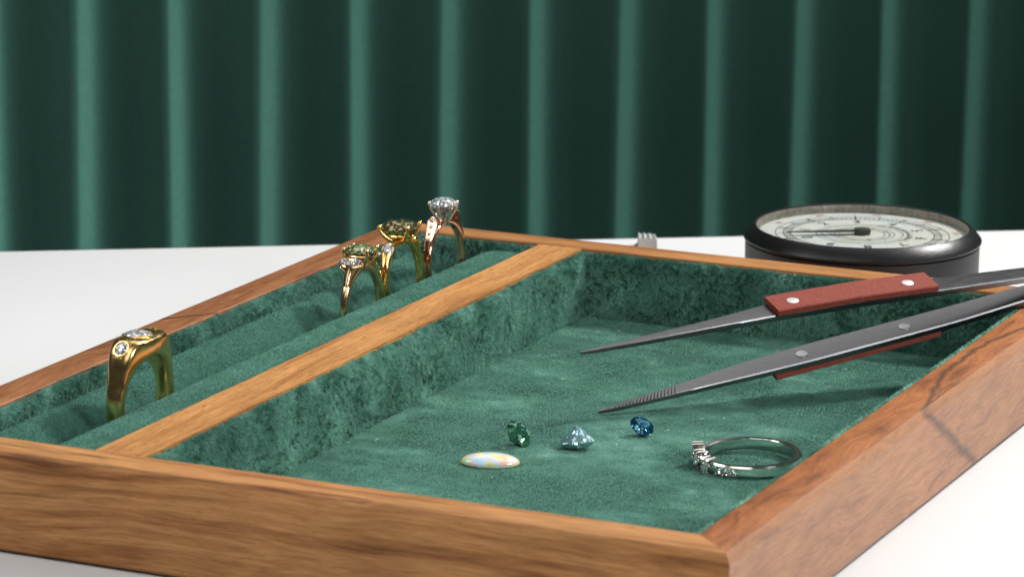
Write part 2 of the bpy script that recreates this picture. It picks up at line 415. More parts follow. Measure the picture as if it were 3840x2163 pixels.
def vnoise(u, v, scale, seed):
    """smooth value noise on the plane, -1..1"""
    g = np.random.default_rng(seed).uniform(-1, 1, (256, 256)); a = u/scale; b = v/scale
    i = np.floor(a).astype(int); j = np.floor(b).astype(int); fa = a-i; fb = b-j
    fa = fa*fa*(3-2*fa); fb = fb*fb*(3-2*fb)
    q = lambda x, y: g[x % 256, y % 256]
    return (q(i, j)*(1-fa)+q(i+1, j)*fa)*(1-fb) + (q(i, j+1)*(1-fa)+q(i+1, j+1)*fa)*fb


def pile(name, parent, P, Nn, lean, L, Wd, tone, simple=False):
    n = len(P)
    D = Nn + lean; D /= np.linalg.norm(D, axis=1)[:, None]
    rnd = RNG.normal(size=(n, 3)); sd = np.cross(D, rnd); sd /= np.linalg.norm(sd, axis=1)[:, None]
    L = L*RNG.uniform(0.7, 1.2, n)
    hw = (Wd*RNG.uniform(0.7, 1.3, n)/2)[:, None]*sd
    tip = P + D*L[:, None] + lean*(L*0.35)[:, None]
    if simple:
        V = np.stack([P-hw, P+hw, tip], 1).reshape(-1, 3); per = 3; loops = np.arange(3*n); starts = np.arange(n)*3; nf = n
    else:
        mid = P + D*(L*0.55)[:, None]
        V = np.stack([P-hw, P+hw, mid+hw*0.85, mid-hw*0.85, tip], 1).reshape(-1, 3); per = 5
        base = (np.arange(n)*5)[:, None]
        loops = (base + np.array([0, 1, 2, 3, 3, 2, 4])).reshape(-1)
        starts = ((np.arange(n)*7)[:, None] + np.array([0, 4])).reshape(-1); nf = 2*n
    me = bpy.data.meshes.new(name)
    me.vertices.add(len(V)); me.vertices.foreach_set('co', (V*MM).astype(np.float32).ravel())
    me.loops.add(len(loops)); me.loops.foreach_set('vertex_index', loops.astype(np.int32))
    me.polygons.add(nf); me.polygons.foreach_set('loop_start', starts.astype(np.int32))
    me.update(calc_edges=True)
    at = me.attributes.new('tone', 'FLOAT', 'POINT'); at.data.foreach_set('value', np.repeat(np.clip(tone, 0, 1), per).astype(np.float32))
    me.materials.append(M['pile'])
    o = bpy.data.objects.new(name, me); COL.objects.link(o); o.parent = parent; o['kind'] = 'stuff'
    return o


def strip(name, parent, prof, axis, lo, hi, density, L=1.2, Wd=0.10, droop=(0, 0, -0.35), clump=0.9, flip=1, ends=None, simple=False, seed=1, nap=1.0, tone0=0.46):
    """velvet over an extruded profile: prof = list of (across, z); axis 'Y': across = x, 'X': across = y"""
    pr = np.array(prof, float); seg = np.diff(pr, axis=0); sl = np.hypot(seg[:, 0], seg[:, 1]); cum = np.concatenate([[0], np.cumsum(sl)])
    nrm = np.stack([-seg[:, 1], seg[:, 0]], 1)/sl[:, None]*flip
    # backing
    bb = B(); K = 24; rr = []
    for t in np.linspace(lo, hi, K):
        e = ends(t) if ends else (1, 0)
        rr.append([((a if axis == 'Y' else t), (t if axis == 'Y' else a), z*e[0]+e[1]) for a, z in prof])
    bb.rings(rr, loop=False, caps=False)
    o = bb.obj(name, M['velvet'], parent)
    n = int(cum[-1]*abs(hi-lo)*density)
    s_ = RNG.uniform(0, cum[-1], n); t = RNG.uniform(lo, hi, n)
    k = np.clip(np.searchsorted(cum, s_)-1, 0, len(sl)-1); f = (s_-cum[k])/sl[k]
    p2 = pr[k] + seg[k]*f[:, None]
    # smooth normals between segments
    vn = np.vstack([nrm[:1], (nrm[1:]+nrm[:-1])/2, nrm[-1:]]); n2 = vn[k]*(1-f)[:, None] + vn[k+1]*f[:, None]; n2 /= np.linalg.norm(n2, axis=1)[:, None]
    z = p2[:, 1].copy()
    if ends:
        ee = np.array([ends(q) for q in t]); z = z*ee[:, 0] + ee[:, 1]
    zero = np.zeros(n)
    if axis == 'Y': P = np.stack([p2[:, 0], t, z], 1); Nn = np.stack([n2[:, 0], zero, n2[:, 1]], 1); T1 = np.array([0, 1, 0])
    else: P = np.stack([t, p2[:, 0], z], 1); Nn = np.stack([zero, n2[:, 0], n2[:, 1]], 1); T1 = np.array([1, 0, 0])
    a = vnoise(t, s_, 0.8, seed)*clump + vnoise(t, s_, 4.5, seed+5)*0.8*nap
    b = vnoise(t, s_, 0.75, seed+1)*clump + vnoise(t, s_, 6, seed+6)*0.8*nap
    T2 = np.cross(Nn, T1)
    lean = a[:, None]*T1 + b[:, None]*T2*0.8 + np.array(droop) + RNG.normal(0, 0.16, (n, 3))
    lean -= Nn*(lean*Nn).sum(1)[:, None]
    tone = tone0 + 0.12*vnoise(t, s_, 2.2, seed+9) + 0.30*nap*vnoise(t+2*vnoise(t, s_, 4, seed+12), s_, 7, seed+10) + RNG.normal(0, 0.13, n)
    pile('velvet_pile', o, P, Nn, lean, L, Wd, tone, simple)
    return o


# ================================================================== SETTING
# ------------------------------------------------------------------ table
e_dir = Vector((0.84, 0.543, 0)).normalized(); n_dir = Vector((-e_dir.y, e_dir.x, 0))
E0 = Vector((-158.83, 268.53, 0))
b = B(); prof = [(0, 0), (-0.5, 0), (0.0, -0.5), (0, -25)]
q = [E0 + e_dir*-900 - n_dir*1, E0 + e_dir*900 - n_dir*1, E0 + e_dir*900 - n_dir*1400, E0 + e_dir*-900 - n_dir*1400]
q2 = [E0 + e_dir*-900, E0 + e_dir*900, E0 + e_dir*900 - n_dir*1400, E0 + e_dir*-900 - n_dir*1400]
b.rings([[(p.x, p.y, z) for p in qq] for qq, z in ((q, 0.0), (q2, -0.8), (q2, -25))])
o = b.obj('table', M['table'], smooth=0); o['kind'] = 'structure'

# ------------------------------------------------------------------ pleated backdrop
off, per, ph = 130.0, 24.40, -95.79
prof = []
for k in range(-16, 22):
    t0 = ph + k*per
    # narrow face turned to the left, rounded nose, long face falling away to the right
    for s_, d in ((-0.125, 0.0), (-0.10, 0.2), (-0.075, 0.65), (-0.03, 1.6), (0.01, 2.4), (0.04, 2.85), (0.07, 3.1), (0.11, 3.24), (0.15, 3.22), (0.20, 3.08), (0.27, 2.78), (0.38, 2.2), (0.52, 1.5), (0.66, 0.85), (0.80, 0.28)):
        prof.append((t0 + s_*per, d))
b = B(); rr = []
for z in np.linspace(-160, 170, 12):
    ring = []
    for t, d in prof:
        p = E0 + e_dir*(t + 0.35*math.sin(z*0.021 + t*0.13)) + n_dir*(off - d)
        ring.append((p.x, p.y, z))
    rr.append(ring)
b.rings(rr, loop=False, caps=False)
o = b.obj('backdrop', M['backdrop'], smooth=70); o['kind'] = 'structure'

# ================================================================== TRAY
tray = thing('jewelry_tray', 'wooden jewellery tray lined with green velvet, open and holding the rings and loose stones', 'tray')


def rail(name, side, mat):
    pr = [(-RW, 1.0), (-RW, H-0.12), (-RW+0.12, H), (-0.10, H), (0.08, H-0.07), (CH-0.04, H-CV+0.06), (CH, H-CV-0.12), (CH, 1.0), (CH-0.5, 0.45), (-RW, 0.45)]
    rr = []
    for end in (0, 1):
        ring = []
        for o_, z in pr:
            o2 = o_
            if side == 'front': p = (-TW-o2 if end == 0 else o2, -o2, z)
            elif side == 'back': p = (-TW-o2 if end == 0 else o2, TL+o2, z)
            elif side == 'left': p = (-TW-o2, -o2 if end == 0 else TL+o2, z)
            else: p = (o2, -o2 if end == 0 else TL+o2, z)
            ring.append(p)
        rr.append(ring)
    return B().rings(rr).obj(name, mat, tray, smooth=25)


rail('front_rail', 'front', M['front']); rail('back_rail', 'back', M['back'])
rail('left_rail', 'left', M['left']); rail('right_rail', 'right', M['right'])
B().box((XDL, RW, 1.0), (XDR, TL-RW, H-0.03)).obj('divider', M['divider'], tray, smooth=0)
B().box((-TW+1.5, 1.5, 0.0), (-1.5, TL-1.5, 0.44)).box((-TW+RW, RW, 0.44), (XDL, TL-RW, 2.0)).box((XDR, RW, 0.44), (-RW, TL-RW, 2.0)).obj('base_panel', M['back'], tray, smooth=0)

# right compartment
FX0, FX1, FY0, FY1 = XDR+1.2, -RW-1.2, RW+1.2, TL-RW-1.2
b = B().box((XDR, RW, 2.1), (-RW, TL-RW, ZF-0.28)); fl = b.obj('compartment_floor', M['velvet'], tray, smooth=0)
n = 520000
x = RNG.uniform(FX0, FX1, n); y = RNG.uniform(FY0, FY1, n)
P = np.stack([x, y, np.full(n, ZF-0.29)], 1); Nn = np.tile([0., 0., 1.], (n, 1))
# the nap has been brushed this way and that
la = 1.2*vnoise(x, y, 11, 31) + 0.6*vnoise(x+0.4*y, y, 4.2, 32) + 0.25*vnoise(x, y, 1.6, 33) + 0.12*vnoise(x, y, 0.6, 36)
lb = 1.2*vnoise(x, y, 13, 41) + 0.6*vnoise(x, y+0.3*x, 4.6, 42) + 0.25*vnoise(x, y, 1.5, 43) + 0.12*vnoise(x, y, 0.6, 46)
lean = np.stack([la+0.15, lb-0.2, np.zeros(n)], 1) + RNG.normal(0, 0.2, (n, 3))*np.array([1, 1, 0])
pile('velvet_pile', fl, P, Nn, lean, 0.30, 0.075, 0.54 + 0.42*vnoise(x*0.8+y*0.3+4*vnoise(x, y, 6, 54), y*1.2-x*0.3, 10, 52) + 0.30*vnoise(x+2*vnoise(x, y, 3, 55), y*1.3, 3.6, 51) + 0.08*vnoise(x, y, 1.1, 53) + RNG.normal(0, 0.08, n), simple=True)

rl = random.Random(21); b = B()                # loose lint on the nap
for k in range(46):
    x0, y0, a, ln = rl.uniform(FX0+2, FX1-2), rl.uniform(FY0+2, FY1-2), rl.uniform(0, 2*PI), rl.uniform(0.5, 1.8)
    cv = rl.uniform(-0.9, 0.9); pth = []
    for i in range(5):
        t = i/4; pth.append((x0 + ln*t*math.cos(a + cv*t), y0 + ln*t*math.sin(a + cv*t), ZF + 0.06 + 0.22*math.sin(PI*t)))
    b.tube(pth, 0.035, 4)
w = NT('lint_fibre'); c = w.coords(); w.set(Base_Color=w.ramp(w.noise(c), [(0.3, (0.55, 0.6, 0.55)), (0.7, (0.8, 0.8, 0.76))]), Roughness=0.9)
b.obj('lint', w.m, fl, kind='stuff')
top = H-0.9
# profiles run (across, z); the pile stands on the side facing the compartment
strip('divider_lining', tray, [(XDR+0.05, top+0.1), (XDR+0.55, top), (XDR+1.0, top-0.7), (XDR+1.1, top-2), (XDR+1.1, ZF-0.5)], 'Y', RW, TL-RW, 80, 0.72, 0.062, seed=3, tone0=0.60)
strip('back_lining', tray, [(TL-RW-0.05, top+0.1), (TL-RW-0.55, top), (TL-RW-1.0, top-0.7), (TL-RW-1.1, top-2), (TL-RW-1.1, ZF-0.5)], 'X', XDR, -RW, 70, 0.75, 0.062, flip=-1, seed=13)
strip('right_lining', tray, [(-RW-0.05, top+0.35), (-RW-0.8, top+0.3), (-RW-1.1, top-0.3), (-RW-1.1, top-2), (-RW-1.1, ZF-0.5)], 'Y', RW, TL-RW, 18, 0.7, 0.10, droop=(-0.3, 0, 0.2), flip=-1, clump=0.35, seed=23, tone0=0.72)
strip('front_lining', tray, [(RW+0.05, top+0.1), (RW+0.55, top), (RW+1.0, top-0.7), (RW+1.1, top-2), (RW+1.1, ZF-0.5)], 'X', XDR, -RW, 9, 0.9, 0.16, clump=0.35, seed=33)

# left compartment: lining and two ring pads
LX = -TW+RW
strip('left_lining', tray, [(LX+0.05, top+0.2), (LX+0.6, top+0.1), (LX+1.1, top-0.6), (LX+1.3, top-1.6), (LX+1.4, 8)], 'Y', RW, TL-RW, 62, 0.75, 0.062, seed=43)
strip('back_lining', tray, [(TL-RW-0.05, top+0.1), (TL-RW-0.55, top), (TL-RW-1.0, top-0.7), (TL-RW-1.1, top-2), (TL-RW-1.1, 4)], 'X', LX, XDL, 50, 0.85, 0.075, flip=-1, seed=53)
strip('front_lining', tray, [(RW+0.05, top+0.1), (RW+0.55, top), (RW+1.0, top-0.7), (RW+1.1, top-2), (RW+1.1, 8)], 'X', LX, XDL, 9, 0.9, 0.16, clump=0.35, seed=63)


def pad_end(y1, ln=6.0):
    def f(t):
        d = max(0.0, (t-(y1-ln))/ln); return (1.0, -5.5*(1-math.sqrt(max(0.0, 1-d*d))))
    return f


# outward normals point up: profiles run left to right
PAD1 = [(LX+1.0, 9.5), (LX+1.4, 12.4), (LX+2.2, 13.8), (LX+3.4, 14.5), (LX+4.8, 14.75), (LX+6.6, 14.4), (LX+8.4, 13.4), (LX+10.0, 12.0), (LX+11.6, 10.2), (XS-1.5, 8.0), (XS-0.9, 6.5), (XS-0.7, 5)]
PAD2 = [(XS+0.6, 6), (XS+0.75, 12.3), (XS+1.3, 13.9), (XS+2.4, 15.0), (XS+4.4, 15.6), (XS+8.0, 15.8), (XS+11.5, 15.75), (XDL-1.2, 15.5), (XDL-0.1, 14.8)]
strip('ring_pad', tray, PAD1, 'Y', RW+0.5, 188.2, 36, 0.34, 0.075, droop=(0, -0.2, 0), clump=0.3, flip=1, ends=pad_end(188.6), simple=True, seed=73, nap=0.25, tone0=0.42)  # nap shading put into the pile tone: this pad darker, the next paler
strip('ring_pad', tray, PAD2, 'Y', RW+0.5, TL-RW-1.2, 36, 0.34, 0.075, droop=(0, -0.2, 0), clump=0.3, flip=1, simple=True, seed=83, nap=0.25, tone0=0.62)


# ================================================================== RINGS
def hoop(fn, n=120, m=16, y0=0.0):
    """fn(theta) -> Ri, Ro, half width, squareness ; theta 0 = top, + towards +Y ; band centred on the origin of (Y,Z)"""
    rr = []
    for i in range(n):
        th = 2*PI*i/n; t = (th + PI) % (2*PI) - PI
        Ri, Ro, hw, e = fn(t); ring = []
        for j in range(m):
            a = 2*PI*(j+0.5)/m; ca, sa = math.cos(a), math.sin(a)
            x = hw*math.copysign(abs(ca)**(2/e), ca); r = (Ri+Ro)/2 + (Ro-Ri)/2*math.copysign(abs(sa)**(2/e), sa)
            ring.append((x, r*math.sin(t), r*math.cos(t)))
        rr.append(ring)
    return B().rings(rr, closed=True)


def smooth(a, b, x):
    t = min(1, max(0, (x-a)/(b-a))); return t*t*(3-2*t)


def lerp(a, b, t): return a + (b-a)*t


def ring_root(name, label, yc, zc, Ro, tilt=0.0, turn=0.0):
    o = thing(name, label, 'ring', (XS, yc, zc-Ro), (0, tilt, turn))
    o['ctr'] = Ro
    return o


def up_(pts, dz): return [(x, y, z+dz) for x, y, z in pts]


def shift(bu, dz): bu.v = up_(bu.v, dz); return bu


# ---- 1. heavy gold signet ring with flush-set diamonds
RO = 9.95
ring = ring_root('signet_ring', 'heavy gold signet ring with flush-set white stones, standing apart nearest the front', 47.8, 16.0, RO)


def f1(t):
    a = abs(t)
    hw = float(np.interp(a, [0, 0.25, 0.5, 0.9, 1.25, 1.6, 3.2], [3.2, 3.1, 2.75, 2.05, 1.72, 1.62, 1.55]))
    Ro = lerp(9.95, min(11.7/max(0.2, math.cos(a)), 12.6), 1-smooth(0.40, 1.2, a))
    Ri = 7.75
    return Ri, Ro, hw, lerp(4.6, 3.4, smooth(0.5, 1.5, a))


shift(hoop(f1, 160, 20), RO).obj('band', M['gold_old'], ring, smooth=28)
# kite-shaped stone let into the flat top
bez = B(); kite = [(-2.85, -1.4), (-2.2, -2.6), (0.5, -3.0), (2.95, 0.0), (0.5, 3.0), (-2.2, 2.6), (-2.85, 1.4)]
bez.rings([[(x*s_, y*s_, RO+z) for x, y in kite] for s_, z in ((1.02, 11.5), (1.02, 11.78), (0.95, 11.84), (0.92, 11.6))])
bez.obj('bezel', M['gold_old'], ring, smooth=20)
gem('center_stone', M['melee'], ring, frame((-0.25, 0, RO+11.72), (0, 0, 1), (1, 0, 0)), 2.7, 2.6, table=0.5, crown=0.24, pav=0.3, point=0.75)
for sg in (-1, 1):
    th = sg*0.56; Ri, Ro_, hw, e = f1(th)
    nrm = Vector((0, math.sin(th*1.5), math.cos(th*1.5))); pos = Vector((0, math.sin(th)*Ro_, RO+math.cos(th)*Ro_))
    T = frame(pos + nrm.normalized()*0.02, nrm, (1, 0, 0))
    gem('side_stone', M['melee'], ring, T, 1.3, 1.45, crown=0.4, pav=0.8)
    bb = B()
    for k in range(7):
        a = 2*PI*k/7+0.4; p = T @ Vector((1.62*math.cos(a), 1.85*math.sin(a), 0.0)); bb.ball(p, 0.20, 8, 5)
    bb.obj('bead_setting', M['gold_old'], ring)
    b_ = B(); b_.rings([[T @ Vector((r_*math.cos(2*PI*k/20), r_*1.08*math.sin(2*PI*k/20), z)) for k in range(20)] for r_, z in ((1.50, -0.25), (1.48, 0.10), (1.30, 0.12), (1.24, -0.05))], caps=False)
    b_.obj('bezel', M['gold_old'], ring)


def prongs(ring, base, tips, mat, r0=0.42, r1=0.36, bow=0.6, tipr=0.42):
    for bp, tp in zip(base, tips):
        bp, tp = Vector(bp), Vector(tp); out = Vector((tp.x, tp.y, 0)); out = out.normalized() if out.length > 0 else Vector((1, 0, 0))
        path = []
        for i in range(8):
            t = i/7; path.append(bp.lerp(tp, t) + out*bow*math.sin(PI*t)*0.9)
        inw = tp - out*0.30 + Vector((0, 0, 0.28)); path.append(inw)
        bb = B().tube(path, [lerp(r0, r1, i/7) for i in range(8)] + [r1*0.8], 10)
        bb.ball(tp + Vector((0, 0, 0.12)) - out*0.1, tipr, 10, 7)
        bb.obj('prong', mat, ring, smooth=50)


# ---- 2. pale gold ring with a light green stone and clusters of small diamonds
RO = 8.75
ring = ring_root('green_stone_ring', 'gold ring with a light green oval stone and three-diamond clusters on its shoulders', 137.0, 14.0, RO, tilt=-0.02)


def f2(t):
    a = abs(t); k = 1-smooth(0.55, 1.25, a)
    return 7.45, 8.75 + 0.5*k, lerp(0.95, 0.80, smooth(0.7, 1.4, a)) - 0.05, 2.6


shift(hoop(f2), RO).obj('band', M['gold_pale'], ring, smooth=50)
zg = RO + 11.9
gem('center_stone', M['green_dia'], ring, frame((0, 0, zg), (0, 0, 1), (1, 0, 0)), 3.8, 2.95, table=0.6, crown=0.30, pav=0.85)
c4 = [(2.75, 2.35), (-2.75, 2.35), (-2.75, -2.35), (2.75, -2.35)]
prongs(ring, [(x*0.28, y*0.35, RO+8.3) for x, y in c4], [(x, y, zg+0.25) for x, y in c4], M['gold_pale'], 0.44, 0.36, 0.55, 0.46)
b_ = B(); b_.rings([[(x_*math.cos(2*PI*k/32)*3.0, y_*math.sin(2*PI*k/32)*2.2, zg-z_) for k in range(32)] for x_, y_, z_ in ((1, 1, 1.25), (1.08, 1.1, 1.05), (1.02, 1.02, 0.80), (0.92, 0.92, 1.0))], closed=True)
b_.obj('gallery', M['gold_pale'], ring, smooth=50)
for sg in (-1, 1):
    # crescent cup carrying the cluster
    cup = B(); rr = []
    for s_, z in ((0.15, -1.55), (0.62, -1.30), (0.92, -0.65), (1.0, 0.0), (0.93, 0.12), (0.85, -0.10), (0.5, -1.0)):
        rr.append([(2.65*s_*math.cos(2*PI*k/28), sg*(4.35 + 1.15*s_*math.sin(2*PI*k/28) + z*-0.55), RO+10.0 + z - 0.38*abs(math.cos(2*PI*k/28))**2*0 + 0.55*s_*-math.sin(2*PI*k/28)) for k in range(28)])
    cup.rings(rr).obj('cluster_cup', M['gold_pale'], ring, smooth=45)
    for x, y, z, r in ((-1.55, 4.62, 10.28, 0.80), (0.0, 4.95, 10.05, 0.90), (1.55, 4.62, 10.28, 0.80)):
        gem('side_stone', M['melee'], ring, frame((x, sg*y, RO+z), (x*0.12, sg*0.72, 0.7), (1, 0, 0)), r, r, crown=0.4)
    for x, y, z in ((-2.3, 4.5, 10.5), (-0.8, 5.25, 9.85), (0.8, 5.25, 9.85), (2.3, 4.5, 10.5), (-0.75, 4.3, 10.75), (0.75, 4.3, 10.75)):
        B().ball((x, sg*y, RO+z), 0.24, 8, 6).obj('claw', M['gold_pale'], ring)
    # arm joining cup and shank
    B().tube([(0, sg*6.6, RO+5.6), (0, sg*6.0, RO+7.0), (0, sg*5.2, RO+8.2), (0, sg*4.6, RO+9.2)], [0.75, 0.8, 0.95, 1.2], 12, up=(1, 0, 0)).obj('shoulder', M['gold_pale'], ring, smooth=50)

# ---- 3. yellow gold ring with a large olive oval and a diamond on each shoulder
RO = 8.75
ring = ring_root('olive_stone_ring', 'yellow gold ring with the largest stone, a big olive-brown oval held by four claws', 156.5, 15.9, RO, tilt=-0.06)


def f3(t):
    a = abs(t); k = 1-smooth(0.5, 1.2, a)
    return 7.4, 8.75 + 0.45*k, lerp(0.75, 0.86, smooth(0.9, 1.8, a)), lerp(2.1, 3.2, smooth(1.2, 1.9, a))


shift(hoop(f3), RO).obj('band', M['gold'], ring, smooth=40)
zg = RO + 10.95
gem('center_stone', M['olive'], ring, frame((0, 0, zg), (0, 0, 1), (1, 0, 0)), 4.55, 3.7, table=0.60, crown=0.34, pav=0.84)
c4 = [(3.35, 2.85), (-3.35, 2.85), (-3.35, -2.85), (3.35, -2.85)]
prongs(ring, [(x*0.22, y*0.4, RO+7.9) for x, y in c4], [(x, y, zg+0.3) for x, y in c4], M['gold'], 0.55, 0.42, 0.75, 0.52)
b_ = B(); b_.rings([[(x_*math.cos(2*PI*k/32)*3.2, y_*math.sin(2*PI*k/32)*2.5, zg-z_) for k in range(32)] for x_, y_, z_ in ((1, 1, 1.75), (1.06, 1.06, 1.55), (1.0, 1.0, 1.30), (0.9, 0.9, 1.5))], closed=True)
b_.obj('gallery', M['gold'], ring, smooth=50)
for sg in (-1, 1):
    T = frame((0, sg*5.9, RO+7.35), (0, sg*0.80, 0.60), (1, 0, 0))
    gem('side_stone', M['melee'], ring, T, 1.32, 1.5, power=2.8, crown=0.35)
    bz = B(); bz.rings([[T @ Vector((x_*math.cos(2*PI*k/24), x_*1.12*math.sin(2*PI*k/24), z)) for k in range(24)] for x_, z in ((0.55, -1.5), (1.15, -0.95), (1.42, -0.20), (1.40, 0.06), (1.22, -0.02))], caps=False)
    bz.obj('bezel', M['gold'], ring, smooth=45)
    for x, y in ((-1.15, 1.25), (1.15, 1.25), (-1.15, -1.25), (1.15, -1.25)):
        B().ball(T @ Vector((x, y, 0.16)), 0.26, 8, 6).obj('claw', M['gold'], ring)
    # split shoulder: two rails running up to the setting
    for xx in (-0.42, 0.42):
        B().tube([(xx*1.4, sg*8.3, RO+1.2), (xx*1.25, sg*8.25, RO+3.2), (xx, sg*7.5, RO+5.0), (xx*1.4, sg*6.5, RO+6.6)], [0.30, 0.42, 0.45, 0.5], 10, up=(1, 0, 0)).obj('shoulder', M['gold'], ring, smooth=50)
# hallmark stamped inside the far leg
bb = B()
for k in range(5):
    th = 1.42 + k*0.055; y, z = math.sin(th)*7.36, math.cos(th)*7.36
    bb.box((-0.55, y-0.04, RO+z-0.09), (0.35 - 0.25*(k % 2), y+0.05, RO+z+0.03))
bb.obj('hallmark', M['gold_old'], ring, smooth=0)

# ---- 4. rose gold ring with a round diamond in a white six-claw head
RO = 9.1
ring = ring_root('diamond_ring', 'rose gold ring with a tall round white diamond, farthest back of the standing rings', 176.3, 16.0, RO, tilt=-0.03)


def f4(t):
    a = abs(t); k = 1-smooth(0.3, 1.0, a)
    return 7.75, 9.1 - 0.35*k, lerp(0.75, 0.86, smooth(0.5, 1.3, a)), 3.6


shift(hoop(f4), RO).obj('band', M['rose'], ring, smooth=35)
zg = RO + 12.1
gem('center_stone', M['diamond'], ring, frame((0, 0, zg), (0, 0, 1), (1, 0.2, 0)), 3.25, table=0.58, crown=0.36, pav=0.74)
tips = [(3.05*math.cos(PI/6 + k*PI/3), 3.05*math.sin(PI/6 + k*PI/3)) for k in range(6)]
prongs(ring, [(x*0.22, y*0.22, RO+8.3) for x, y in tips], [(x, y, zg+0.25) for x, y in tips], M['white_gold'], 0.44, 0.32, 0.25, 0.40)
b_ = B(); b_.rings([[(r_*math.cos(2*PI*k/24), r_*math.sin(2*PI*k/24), zg-z_) for k in range(24)] for r_, z_ in ((1.95, 2.05), (2.15, 1.9), (2.1, 1.6), (1.85, 1.75))], closed=True)
b_.obj('gallery', M['white_gold'], ring, smooth=50)
B().tube([(0, 0, RO+7.9), (0, 0, RO+8.8), (0, 0, RO+9.3)], [1.0, 0.85, 0.7], 12, up=(0, 1, 0)).obj('head_base', M['white_gold'], ring)
for sg in (-1, 1):
    path = [(0, sg*8.45, RO+2.2), (0, sg*8.2, RO+4.2), (0, sg*7.35, RO+6.2), (0, sg*6.35, RO+7.9), (0, sg*5.5, RO+9.2), (0, sg*4.85, RO+10.1)]
    hws = [0.66, 0.68, 0.78, 0.98, 1.22, 0.25]
    rr = []
    for i, p in enumerate(path):
        p = Vector(p); d = (Vector(path[min(i+1, 5)])-Vector(path[max(i-1, 0)])).normalized(); o_ = Vector((0, d.z, -d.y))*sg
        o_ = o_ if o_.y*sg > 0 else -o_
        h = hws[i]
        rr.append([p + Vector((-h, 0, 0)) + o_*0.12, p + Vector((-h*0.75, 0, 0)) + o_*0.34, p + Vector((h*0.75, 0, 0)) + o_*0.34, p + Vector((h, 0, 0)) + o_*0.12, p + Vector((h*0.55, 0, 0)) - o_*1.0, p + Vector((-h*0.55, 0, 0)) - o_*1.0])
    B().rings(rr).obj('shoulder', M['rose'], ring, smooth=20)
    for t, r in ((0.86, 0.62), (0.66, 0.50), (0.48, 0.38)):
        i = min(4, int(t*5)); f = t*5-i
        p = Vector(path[i]).lerp(Vector(path[i+1]), f); d = (Vector(path[i+1])-Vector(path[i])).normalized(); o_ = Vector((0, d.z, -d.y)); o_ = o_ if o_.y*sg > 0 else -o_
        gem('pave_stone', M['melee'], ring, frame(p + o_*0.38, o_, (1, 0, 0)), r, crown=0.4)
    bb = B()
    for k in range(15):
        t = 0.16 + 0.78*k/14; i = min(4, int(t*5)); f = t*5-i
        p = Vector(path[i]).lerp(Vector(path[i+1]), f); d = (Vector(path[i+1])-Vector(path[i])).normalized(); o_ = Vector((0, d.z, -d.y)); o_ = o_ if o_.y*sg > 0 else -o_
        h = lerp(hws[i], hws[i+1], f)*0.72
        for sx in (-1, 1): bb.ball(p + Vector((sx*h, 0, 0)) + o_*0.40, 0.13, 6, 4)
    bb.obj('milgrain', M['rose'], ring)

# ---- 5. white gold ring lying flat on the velvet
RO = 10.05
RO = 9.65
ring = thing('band_ring', 'white gold ring lying flat on the velvet with stepped small diamonds', 'ring', (-33.0, 97.4, ZF-0.1), (math.radians(2.0), math.radians(-1.0), math.radians(24.4)))
rr = []
for i in range(128):
    a = 2*PI*i/128; ring_ = []
    for r, z in ((RO-1.15, 0.1), (RO-1.2, 0.3), (RO-1.3, 2.15), (RO-1.15, 2.3), (RO-0.25, 2.3), (RO-0.05, 2.0), (RO, 1.0), (RO-0.05, 0.35), (RO-0.3, 0.1)):
        ring_.append((r*math.cos(a), r*math.sin(a), z))
    rr.append(ring_)
B().rings(rr, closed=True).obj('band', M['white_gold'], ring, smooth=30)
# stepped stones, camera-left side: angles measured in the ring's own frame (x = camera right)
steps = [(180, 2.55, 1.05), (197, 1.85, 1.15), (214, 1.35, 1.10)]
for k, (deg, zc, r) in enumerate(steps):
    a = math.radians(deg); out = Vector((math.cos(a), math.sin(a), 0)); tg = Vector((-out.y, out.x, 0))
    c0 = out*(RO+0.15) + Vector((0, 0, zc))
    gem('side_stone', M['melee'], ring, frame(c0 + out*0.45, out + Vector((0, 0, 0.15)), tg), r*0.95, r*1.25, power=1.9, crown=0.35)
    bb = B()
    # seat behind the stone
    bb.rings([[c0 + out*q_ + tg*(s_*1.15*r*math.cos(2*PI*j/12)) + Vector((0, 0, s_*1.35*r*math.sin(2*PI*j/12))) for j in range(12)] for q_, s_ in ((-1.25, 0.75), (-0.4, 0.95), (0.15, 1.0))])
    bb.obj('seat', M['white_gold'], ring)
    for du in (-0.52, 0.52):
        bb = B(); p0 = c0 + tg*du*1.25*r + Vector((0, 0, 1.25*r))
        bb.tube([p0 - out*1.35, p0 + out*0.25, p0 + out*0.75 - Vector((0, 0, 0.1))], [0.30, 0.30, 0.24], 8); bb.obj('claw_bar', M['white_gold'], ring)
        bb = B(); p0 = c0 + tg*du*1.25*r - Vector((0, 0, 1.2*r)); p0.z = max(p0.z, 0.35)
        bb.tube([p0 - out*1.2, p0 + out*0.25, p0 + out*0.7], [0.26, 0.28, 0.24], 8); bb.obj('claw_bar', M['white_gold'], ring)
for k in range(4):
    a = math.radians(228 + 8.2*k); out = Vector((math.cos(a), math.sin(a), 0)); tg = Vector((-out.y, out.x, 0))
    if k < 3:
        am = math.radians(232.5 + 8.2*k); om = Vector((math.cos(am), math.sin(am), 0)); tm = Vector((-om.y, om.x, 0))
        gem('pave_stone', M['melee'], ring, frame(om*(RO+0.1) + Vector((0, 0, 0.95)), om, tm), 0.62, 0.68, crown=0.4)
    for z in (0.35, 1.62):
        B().tube([out*(RO-0.3) + Vector((0, 0, z)), out*(RO+0.38) + Vector((0, 0, z))], [0.27, 0.24], 8).obj('claw', M['white_gold'], ring)
